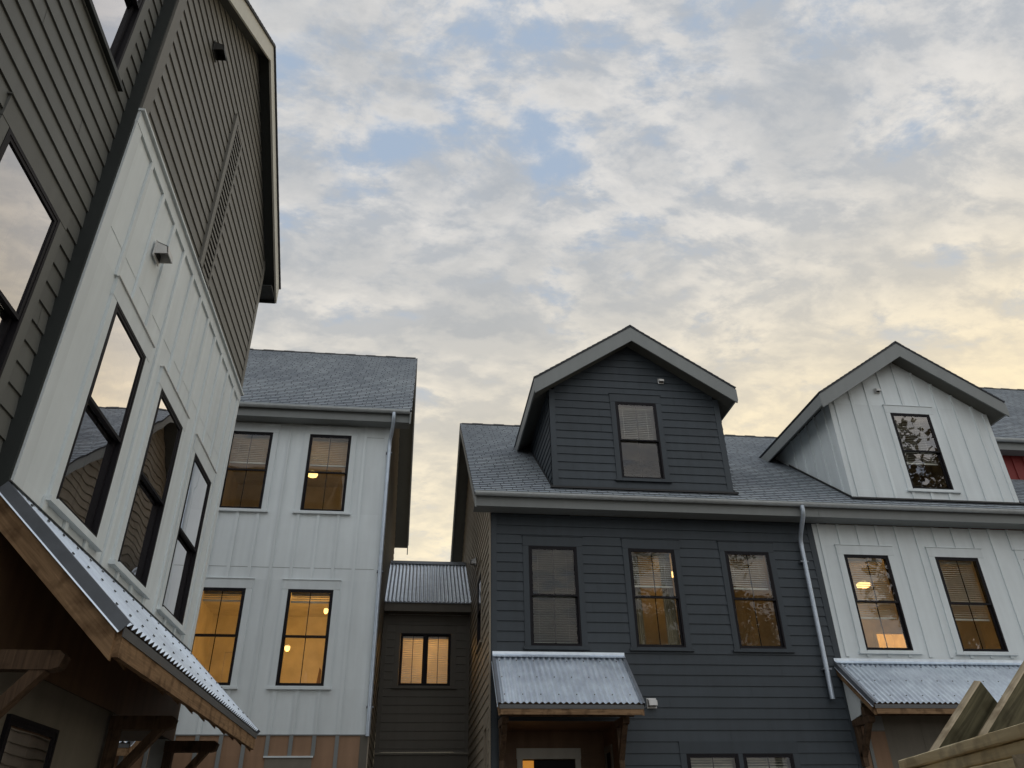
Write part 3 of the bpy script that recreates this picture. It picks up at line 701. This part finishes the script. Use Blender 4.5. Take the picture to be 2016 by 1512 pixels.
d = MB(); d.fbox(FP, 2.32, 3.06, 0, 2.96, -.05, -.02); d.build('door_leaf', M['frame'], dd)
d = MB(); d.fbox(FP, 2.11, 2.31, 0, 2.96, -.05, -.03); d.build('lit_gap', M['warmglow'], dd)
d = MB(); FS = Fr((3.63, 0, 0), (0,1,0), (0,0,1), (-1,0,0)); d.fbox(FS, 14.75, 14.83, 1.5, 3.05, .001, .03); d.fbox(FS, 15.2, 15.28, 1.5, 3.05, .001, .03); d.fbox(FS, 14.75, 15.28, 3.051, 3.16, .001, .032); d.fbox(FS, 14.83, 15.2, 1.5, 3.05, .001, .01, 1); d.build('side_window', [M['primer'], M['frame']], CH)

def dormer(H, xc, xl, xr, wm, win, lap, ref, blind, vent, seed):
    yf, zp, hs_, ze = 13.6, 11.52, 2.20, 10.04
    s = (zp-ze)/hs_; yw = 14.0; mz = lambda y: 7.73 + .787*(y-14); my = lambda z: 14 + (z-7.73)/.787
    hw = window(FR, *win, H, wm, blind=blind)
    top = lambda x: zp-.30-s*abs(x-xc)
    ol = [(xl, 7.70), (xr, 7.70), (xr, top(xr)), (xc, top(xc)), (xl, top(xl))]
    b = MB()
    if lap:
        oi = [(xl+.12, 7.80), (xr-.12, 7.80), (xr-.12, top(xr-.12)), (xc, top(xc)), (xl+.12, top(xl+.12))]
        courses(b, FR, oi, [hw], ref=ref, seed=seed, **DL)
        b.fbox(FR, xl, xl+.12, 7.72, top(xl), -.01, .022); b.fbox(FR, xr-.12, xr, 7.72, top(xr), -.01, .022); b.fbox(FR, xl+.12, xr-.12, 7.72, 7.80, -.01, .02)
    else:
        panel(b, FR, ol, [hw]); battens(b, FR, [xl+.17+.412*k for k in range(10)], ol, [hw])
        b.fbox(FR, xl, xl+.10, 7.70, top(xl), .001, .020); b.fbox(FR, xr-.10, xr, 7.70, top(xr), .001, .020)
    D = b.build('dormer_wall', wm, H)
    # cheeks
    for x, nn in ((xl, -1), (xr, 1)):
        F = Fr((x, 0, 0), (0,1,0), (0,0,1), (nn,0,0)); zt = top(x)
        tri = [(14.0, mz(14)-.02), (my(zt), zt), (14.0, zt)]
        c = MB()
        if lap: courses(c, F, tri, [], ref=ref, seed=seed+1, joints=0)
        else:
            panel(c, F, tri); battens(c, F, [14.25+.41*k for k in range(5)], tri)
        c.build('dormer_cheek', wm, H)
    # roof
    for sg in (-1, 1):
        xe = xc + sg*hs_*1.0; L = math.hypot(hs_, zp-ze)
        v = V((-sg*hs_/L, 0, (zp-ze)/L)); n = V((sg*v.z, 0, abs(v.x)))
        ye, yr = my(ze), my(zp)
        out = [(0, 0), (ye-yf, 0), (yr-yf, L), (0, L)]
        r = shingle_plane(H, 'dormer_roof', (xe, yf, ze), (0,1,0), v, n, out if True else out[::-1], seed)
        k = MB()
        k.prism([(xe, yf+.012, ze-.045), (xc, yf+.012, zp-.045), (xc, yf+.012, zp-.40), (xe-sg*.02, yf+.012, ze-.37), (xe, yf+.012, ze-.30)], (0, .03, 0))
        k.prism([(xe-sg*.01, yf+.043, ze-.045), (xe-sg*.01, my(ze)-.06, ze-.045), (xe-sg*.01, my(ze-.30)-.0, ze-.30), (xe-sg*.01, yf+.043, ze-.30)], (-sg*.028, 0, 0))
        k.build('rake_board', M['trim'], r)
        sf = MB()
        x_in = xl if sg < 0 else xr
        zl = ze-.285; zin = min(zl + s*abs(x_in-xe), zp)
        sf.prism([(xe-sg*.04, yf+.043, zl), (xc, yf+.043, zl+s*(hs_-.04)), (xc, yf+.043, zl+s*(hs_-.04)+.012), (xe-sg*.04, yf+.043, zl+.012)], (0, .355, 0))
        sf.prism([(xe-sg*.04, yf+.398, zl), (x_in, yf+.398, zin), (x_in, yf+.398, zin+.012), (xe-sg*.04, yf+.398, zl+.012)], (0, my(zl)-yf-.398, 0))
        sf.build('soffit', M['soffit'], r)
    c = MB()
    for k in range(9):
        y0 = yf+.0+k*.3; 
        for sg in (-1, 1):
            L = math.hypot(hs_, zp-ze)
            a = V((xc, y0, zp+.018+.01*(k % 2))); q = a + V((sg*hs_/L, 0, -(zp-ze)/L))*.15
            c.face([a, a+V((0,.298,0)), q+V((0,.298,0)), q]); c.face([a, q, q-V((0,0,.02)), a-V((0,0,.02))])
    c.build('ridge_cap', M['shingle'], D)
    fl = MB()
    fl.fbox(FR, xl-.06, xr+.06, 7.685, 7.722, -.02, .12)
    for x, nn in ((xl, -1), (xr, 1)):
        L = math.hypot(1, .787)
        fl.prism([(x+nn*.022, 13.95, mz(13.95)+.0), (x+nn*.022, 16.2, mz(16.2)), (x+nn*.022, 16.2, mz(16.2)+.07), (x+nn*.022, 13.95, mz(13.95)+.07)], (nn*.004, 0, 0))
    fl.build('base_flashing', M['black'], D)
    if vent: vent_hood(FR, *vent, H, s=.055)
dormer(CH, 4.45, 2.62, 6.36, M['charcoal'], (4.05, 4.94, 7.98, 9.76), True, 7.94-.1806, 8.98, (5.12, 10.33), 71)
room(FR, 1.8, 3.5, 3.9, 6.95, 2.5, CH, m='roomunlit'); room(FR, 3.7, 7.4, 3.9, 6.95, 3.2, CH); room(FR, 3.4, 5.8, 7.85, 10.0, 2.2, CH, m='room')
lamp(5.62, 16.2, 6.72, 'small ceiling lamp on the wall line between two charcoal house windows', 2.6, r=.08)

# ================================================================== WHITE ROW HOUSE
WH = thing('townhouse', 'white board and batten row house at right with a gabled dormer', 'house', (11, 14, 0))
holes = [window(FR, 8.42, 9.35, 4.67, 6.51, WH, M['white'], blind=5.36, casew=.13), window(FR, 10.36, 11.29, 4.67, 6.51, WH, M['white'], blind=5.34, casew=.13), window(FR, 12.31, 13.22, 4.67, 6.51, WH, M['white'], blind=5.4, casew=.13)]
w = MB(); ol = [(7.882, 3.75), (16, 3.75), (16, 7.14), (7.882, 7.14)]
panel(w, FR, ol, holes); battens(w, FR, [8.02+.4145*k for k in range(19)], ol, holes + [(7.6, 12.45, 3.6, 4.555)])
w.build('white_wall', M['white'], WH)
w = MB(); w.fbox(FR, 7.885, 16, 0, 3.745, -.02, -.001)
w.fbox(FR, 9.1, 9.104, 0, 3.745, 0, .003); w.fbox(FR, 8.4, 16, 3.2, 3.204, 0, .003)
w.build('primed_ground_floor_wall', M['primer'], WH)
w = MB(); w.fbox(FR, 8.10, 8.40, 0, 3.28, -.0, .006); w.fbox(FR, 7.89, 8.03, 0, 3.45, -.0, .006); w.build('brown_panel', M['brown'], WH)
w = MB(); w.fbox(FR, 8.035, 8.095, 0, 3.30, -.0, .022); w.fbox(FR, 8.03, 8.40, 3.30, 3.62, .0, .012); w.build('grey_batten', M['trim'], WH)
# roof: full gable up to the red house, then a lower slope running on in front of it
gable_roof(WH, 7.872, 13.35, 13.55, 19.3, 7.376, 11.9, 25.05, left_rake=False, right_rake=False)
LL = math.hypot(2.32, 2.32*.787); vv = V((0, 2.32/LL, 2.32*.787/LL)); shingle_plane(WH, 'roof', (13.352, 13.55, 7.376), (1,0,0), vv, V((0, -vv.z, vv.y)), [(0, -.02), (2.6, -.02), (2.6, LL), (0, LL)], 9)
row_eave(WH, 7.874, 16)
dormer(WH, 10.74, 8.92, 12.70, M['white'], (10.34, 11.27, 7.99, 9.82), False, 0, 8.72, (10.18, 10.38), 81)
canopy(FR, 7.74, 12.4, 4.45, 3.61, 1.0, WH, brackets=(7.86, 12.2), label='long corrugated canopy at right behind the lumber', wood_t=.085, tm='timberx')
sw_ = MB(); sw_.prism([(7.80, 13.97, 3.45), (7.80, 13.97, 4.3), (7.80, 13.45, 3.86), (7.80, 13.62, 3.5)], (.02, 0, 0)); sw_.build('canopy_side_panel', M['white'], WH)
room(FR, 8.0, 12.9, 3.9, 6.95, 2.6, WH, door=(10.30, 11.3, 3.9, 5.60)); room(FR, 9.6, 12.5, 3.9, 6.5, 5.4, WH, d0=-2.7)
lamp(9.62, 15.5, 6.36, 'bright ceiling lamp behind the blinds of the white row house window nearest the downspout', 6, r=.15)
lamp(11.2, 17.9, 6.3, 'ceiling lamp in the lit back room beyond the white row house doorway', 48, r=.08)
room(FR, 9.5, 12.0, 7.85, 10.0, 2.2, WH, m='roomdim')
b = MB(); b.box(7.89, 16, 24.58, 24.6, 0, 7.6); b.build('back_wall', M['white'], WH)

# ================================================================== RED HOUSE
RH = thing('townhouse', 'red house behind at the right edge, only its roof and a strip of wall showing', 'house', (17, 15.9, 0))
w = MB(); ol = [(13.37, 0), (22, 0), (22, 9.9), (13.37, 9.9)]
panel(w, FM, ol); battens(w, FM, [13.5+.30*k for k in range(28)], ol); w.build('red_wall', M['red'], RH)
w = MB(); w.box(13.37, 13.39, 15.91, 24.1, 0, 10.2); w.box(13.37, 22, 24.08, 24.1, 0, 10.2); w.build('side_wall', M['red'], RH)
gable_roof(RH, 13.9, 22.2, 15.46, 20.0, 10.13, 14.5, 24.5, left_rake=True, right_rake=True)
b = MB(); b.box(13.9, 22.2, 15.53, 15.555, 9.85, 10.09); b.box(13.9, 22.2, 15.556, 15.88, 9.87, 9.885); b.build('fascia', M['trim'], RH)
gutter(RH, 13.9, 22.2, 15.452, 10.10)

# ================================================================== FOREGROUND LUMBER
def board(name, a, b, w, t, side, mat, label, group=None, cut=0., cat='board', face=None):
    """sawn board from a to b; side = direction of its width"""
    a, b = V(a), V(b); X = (b-a).normalized(); Y = (V(side) - X*V(side).dot(X)).normalized(); Z = X.cross(Y); L = (b-a).length
    m = MB(); ch = .004
    prof = [(0, ch), (ch, 0), (w-ch, 0), (w, ch), (w, t-ch), (w-ch, t), (ch, t), (0, t-ch)]
    n = 14; rings = []
    rnd = random.Random(len(label))
    for k in range(n+1):
        x = L*k/n; j = [rnd.uniform(-.0012, .0012) for _ in prof]
        rings.append([(x + (cut*(py/w) if k == n else 0) - (cut*(py/w) if (k == 0 and cut < 0) else 0), py + jj, pz + jj) for (py, pz), jj in zip(prof, j)])
    for A, B in zip(rings, rings[1:]):
        for k in range(8): m.face([A[k], A[(k+1) % 8], B[(k+1) % 8], B[k]], 1 if (face and k in (1, 5)) else 0)
    m.face(rings[0][::-1]); m.face(rings[-1])
    o = m.build(name, [mat, face or mat], None, org=V((0,0,0)))
    o.matrix_world = Matrix(((X.x, Y.x, Z.x, a.x), (X.y, Y.y, Z.y, a.y), (X.z, Y.z, Z.z, a.z), (0, 0, 0, 1)))
    return tag(o, label, cat, group)
g = 'sawn boards stacked in the foreground'
e0 = V((1.99, 3.27, 1.925)); e1 = V((1.686, 1.92, 1.931)); dirb = (e0-e1).normalized(); sd = V((dirb.y, -dirb.x, 0))
for k, (dl, w_, off, lab, mt) in enumerate((
        (0, .235, 0, 'pale pine board with a split end, top of the pile at bottom right', 'lumber'),
        (-.04, .235, .012, 'pale pine board directly under the top board of the pile', 'lumber'),
        (-.10, .235, .004, 'lowest pale pine board of the pile showing at bottom right', 'lumber'))):
    z = -.040*(k+1)
    board('lumber_board', e1+V((0,0,z))+sd*off, e0+dirb*dl+V((0,0,z))+sd*off, w_, .038, sd, M[mt], lab, g)
tr = MB()   # trestle holding the pile, below the frame
tp = thing('sawhorse', 'rough timber sawhorse carrying the pile of pine boards', 'sawhorse', (1.95, 2.3, 0))
for yy in (2.15, 2.95):
    c = e1 + (e0-e1)*((yy-1.92)/1.35)
    q = MB(); q.box(c.x-.06, c.x+.36, yy-.045, yy+.045, 1.62, 1.803); q.build('top_beam', M['lumberold'], tp)
    for sx in (-.03, .33):
        q = MB(); q.beam((c.x+sx, yy, 1.62), (c.x+sx+(-.2 if sx < 0 else .2), yy, 0), .08, .04, up=(0, 1, 0)); q.build('leg', M['lumberold'], tp)
g2 = 'weathered boards leaning behind the pile'
wd = V((.84, 0, -.54))
tA = V((2.635, 3.5, 2.236)); dA = V((.73, 0, .68)).normalized()
board('lumber_board', tA-dA*1.1, tA, .235, .038, (dA.z*.95, .31, -dA.x*.95), M['lumberold'], 'stained weathered board with a cut corner, left one of the two leaning boards', g2, face=M['lumberstain'])
tB = V((3.0, 3.42, 2.445)); board('lumber_board', tB-dA*1.3, tB, .235, .038, (dA.z*.95, .31, -dA.x*.95), M['lumberold'], 'weathered board leaning at the right edge, mostly cut off by the frame', g2, face=M['lumberstain'])

# ================================================================== GROUND, TREES BEHIND THE VIEWER (they show in the panes)
gm = MB(); gm.face([(-400, -400, 0), (400, -400, 0), (400, 400, 0), (-400, 400, 0)]); tag(gm.build('ground', M['dirt']), kind='structure')
def tree(x, y, h, seed, label):
    rnd = random.Random(seed); t = thing('tree', label, 'tree', (x, y, 0), 'trees behind the viewer')
    b = MB(); b.tube([(x+.15*math.sin(k), y, h*.72*k/6) for k in range(7)], .34, 10, r2=.08)
    tips = []
    for k in range(22):
        z0 = h*rnd.uniform(.28, .7); a = rnd.uniform(0, 6.28); l = rnd.uniform(2, 4.6)*(1.15-z0/h); up_ = rnd.uniform(.5, 1.4)
        e = (x+l*math.cos(a), y+l*math.sin(a), z0+l*up_); b.tube([(x, y, z0), ((x+e[0])/2, (y+e[1])/2, z0+(e[2]-z0)*.42), e], .09, 6, r2=.025); tips.append(e)
    b.build('trunk', M['bark'], t)
    c = MB()
    for e in tips + [(x, y, h*.85), (x+.6, y, h*.93)]:
        for q in range(5):
            cx, cy, cz = e[0]+rnd.gauss(0, .8), e[1]+rnd.gauss(0, .8), e[2]+rnd.gauss(0, .7)
            for s in range(60):
                px, py, pz = cx+rnd.gauss(0, .38), cy+rnd.gauss(0, .38), cz+rnd.gauss(0, .32)
                u = V((rnd.gauss(0,1), rnd.gauss(0,1), rnd.gauss(0,1))).normalized()*.17; v = V((rnd.gauss(0,1), rnd.gauss(0,1), rnd.gauss(0,1))).normalized()*.14
                p_ = V((px, py, pz)); c.face([p_-u, p_-v, p_+u, p_+v])
    c.build('crown', M['leaf'], t)
    return t
tree(27, -8, 22, 4, 'tall yellowing tree behind the viewer, reflected in the white dormer window')
t0 = tree(33, -14, 24, 9, 'second tall tree behind the viewer, farther back than the yellowing one')
for (x, y, sc, rz_, lab) in ((12.5, -14, .74, 40, 'shorter tree behind the viewer facing the charcoal house windows'), (20, -16, .80, 130, 'middle sized tree behind the viewer between the shortest and the tall ones'),
                             (-6.5, -15, .60, 220, 'shortest tree behind the viewer facing the middle white house')):
    c = t0.copy(); COL.objects.link(c); c.location = (x, y, 0); c.scale = (sc*1.15, sc*1.15, sc); c.rotation_euler = (0, 0, R(rz_)); c['label'] = lab
    for ch in list(t0.children):
        d = ch.copy(); COL.objects.link(d); d.parent = c

# ================================================================== SKY
wd_ = bpy.data.worlds.new('World'); scn.world = wd_; wd_.use_nodes = True; nt = wd_.node_tree; L = nt.links
bg = nt.nodes['Background']
sky = N(nt, 'ShaderNodeTexSky', sky_type='NISHITA', sun_disc=False); sky.sun_elevation = R(4); sky.sun_rotation = R(42)
tc = N(nt, 'ShaderNodeTexCoord'); sep = N(nt, 'ShaderNodeSeparateXYZ'); L.new(tc.outputs['Generated'], sep.inputs[0])
def mth(op, a, b=None, clamp=False, c=None):
    n = N(nt, 'ShaderNodeMath', operation=op, use_clamp=clamp)
    for i, q in enumerate((a, b, c)):
        if q is None: continue
        if isinstance(q, (int, float)): n.inputs[i].default_value = q
        else: L.new(q, n.inputs[i])
    return n.outputs[0]
zc = mth('MAXIMUM', sep.outputs['Z'], 0.0)
zd = mth('ADD', zc, .24)
px = mth('DIVIDE', sep.outputs['X'], zd); py = mth('DIVIDE', sep.outputs['Y'], zd)
cmb = N(nt, 'ShaderNodeCombineXYZ'); L.new(px, cmb.inputs[0]); L.new(py, cmb.inputs[1])
mp = N(nt, 'ShaderNodeMapping'); mp.inputs['Rotation'].default_value = (0, 0, R(-24)); mp.inputs['Scale'].default_value = (1.0, 1.5, 1); mp.inputs['Location'].default_value = (3.1, 1.7, 0)
L.new(cmb.outputs[0], mp.inputs[0])
mp2 = N(nt, 'ShaderNodeVectorMath', operation='ADD'); L.new(mp.outputs[0], mp2.inputs[0]); mp2.inputs[1].default_value = (.022, .042, 0)
def noise(scale, detail, rough, dist, off=0, src=None):
    n = N(nt, 'ShaderNodeTexNoise', noise_dimensions='4D'); n.inputs['Scale'].default_value = scale; n.inputs['Detail'].default_value = detail
    n.inputs['Roughness'].default_value = rough; n.inputs['Distortion'].default_value = dist; n.inputs['W'].default_value = off
    L.new(src or mp.outputs[0], n.inputs['Vector']); return n.outputs['Fac']
big = noise(1.6, 3, .5, .3, 2.0); med = noise(5.9, 12, .61, .30, 5.3); rim = noise(15.0, 10, .60, .35, 9.1); vein = noise(2.6, 5, .55, .5, 12.7)
med2 = noise(5.9, 12, .61, .30, 5.3, mp2.outputs[0]); rim2 = noise(15.0, 10, .60, .35, 9.1, mp2.outputs[0])
def mrange(v, a, b, lo=0., hi=1.):
    n = N(nt, 'ShaderNodeMapRange', interpolation_type='SMOOTHSTEP'); n.inputs['From Min'].default_value = a; n.inputs['From Max'].default_value = b
    n.inputs['To Min'].default_value = lo; n.inputs['To Max'].default_value = hi; L.new(v, n.inputs['Value']); return n.outputs[0]
def rgb(c): n = N(nt, 'ShaderNodeRGB'); n.outputs[0].default_value = (*c, 1); return n.outputs[0]
def mix(f, a, b, mode='MIX'):
    n = N(nt, 'ShaderNodeMix', data_type='RGBA', blend_type=mode)
    if isinstance(f, (int, float)): n.inputs[0].default_value = f
    else: L.new(f, n.inputs[0])
    L.new(a, n.inputs[6]); L.new(b, n.inputs[7]); return n.outputs[2]
dens = lambda m_, r_: mth('ADD', mth('MULTIPLY', big, .40), mth('ADD', mth('MULTIPLY', m_, .80), mth('MULTIPLY', r_, .30)))   # mean .75
cov = dens(med, rim); cov2 = dens(med2, rim2)
mask = mrange(cov, .575, .735)
thick = mrange(mth('ADD', mth('MULTIPLY', cov, .7), mth('MULTIPLY', vein, .4)), .68, .84)
bright = mrange(mth('SUBTRACT', cov, cov2), -.095, .105)     # the side of each puff that faces the glow is the lit one
sd_ = N(nt, 'ShaderNodeVectorMath', operation='DOT_PRODUCT'); L.new(tc.outputs['Generated'], sd_.inputs[0]); sd_.inputs[1].default_value = (math.sin(R(42)), math.cos(R(42)), .0)
dotp = mth('MAXIMUM', sd_.outputs['Value'], 0.0)
lowz = mrange(zc, .28, .74, 1., 0.)
warm = mth('ADD', mth('MULTIPLY', lowz, mth('MULTIPLY_ADD', mth('POWER', dotp, 1.6), .95, False, .12)), mth('MULTIPLY', mth('POWER', dotp, 9.0), .38), True)
lit = mix(warm, rgb((.715, .695, .67)), rgb((1.0, .82, .50)))
mid_ = mix(warm, rgb((.44, .465, .50)), rgb((.82, .69, .47)))
dark_ = mix(warm, rgb((.36, .385, .415)), rgb((.58, .52, .41)))
cloud = mix(bright, mid_, lit)
cloud = mix(mth('MULTIPLY', thick, .55), cloud, dark_)
blue = mix(warm, rgb((.355, .44, .565)), rgb((.70, .63, .50)))
base = mix(mask, blue, cloud)
# sky behind the viewer, out of view, is brightened to lift the facades
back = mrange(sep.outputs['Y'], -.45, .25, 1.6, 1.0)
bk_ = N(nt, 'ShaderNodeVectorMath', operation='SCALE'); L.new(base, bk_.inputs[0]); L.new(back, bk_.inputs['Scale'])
nsk = N(nt, 'ShaderNodeVectorMath', operation='SCALE'); L.new(sky.outputs[0], nsk.inputs[0]); nsk.inputs['Scale'].default_value = .018
hz = mth('MULTIPLY', mth('MULTIPLY', mrange(zc, .25, .52, 1., 0.), mth('POWER', dotp, 1.5)), .20)
hz_ = N(nt, 'ShaderNodeVectorMath', operation='SCALE'); L.new(rgb((1.0, .84, .52)), hz_.inputs[0]); L.new(hz, hz_.inputs['Scale'])
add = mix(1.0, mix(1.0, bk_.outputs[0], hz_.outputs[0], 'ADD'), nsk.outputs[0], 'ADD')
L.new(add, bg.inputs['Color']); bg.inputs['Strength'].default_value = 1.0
sun = bpy.data.lights.new('sun', 'SUN'); sun.energy = .12; sun.angle = R(20); sun.color = (1, .8, .55)
so_ = bpy.data.objects.new('sun', sun); COL.objects.link(so_); so_.rotation_euler = (R(86), 0, R(180-42))

# ================================================================== CAMERA
cam = bpy.data.cameras.new('camera'); cam.sensor_width = 36; cam.lens = 1521.29/2016*36; cam.clip_end = 2000; cam.clip_start = .05
co = bpy.data.objects.new('camera', cam); COL.objects.link(co)
r_ = V((0.9924595, -0.12178597, -0.01386771)); u_ = V((-0.05091528, -0.51252397, 0.85716207)); w_ = V((0.11149785, 0.84999256, 0.51486005))
co.matrix_world = Matrix(((r_.x, u_.x, -w_.x, 0), (r_.y, u_.y, -w_.y, 0), (r_.z, u_.z, -w_.z, 1.6), (0, 0, 0, 1)))
scn.camera = co
scn.view_settings.view_transform = 'Standard'; scn.view_settings.look = 'None'; scn.view_settings.exposure = .06; scn.view_settings.gamma = 1
scn.cycles.max_bounces = 8; scn.cycles.transparent_max_bounces = 16
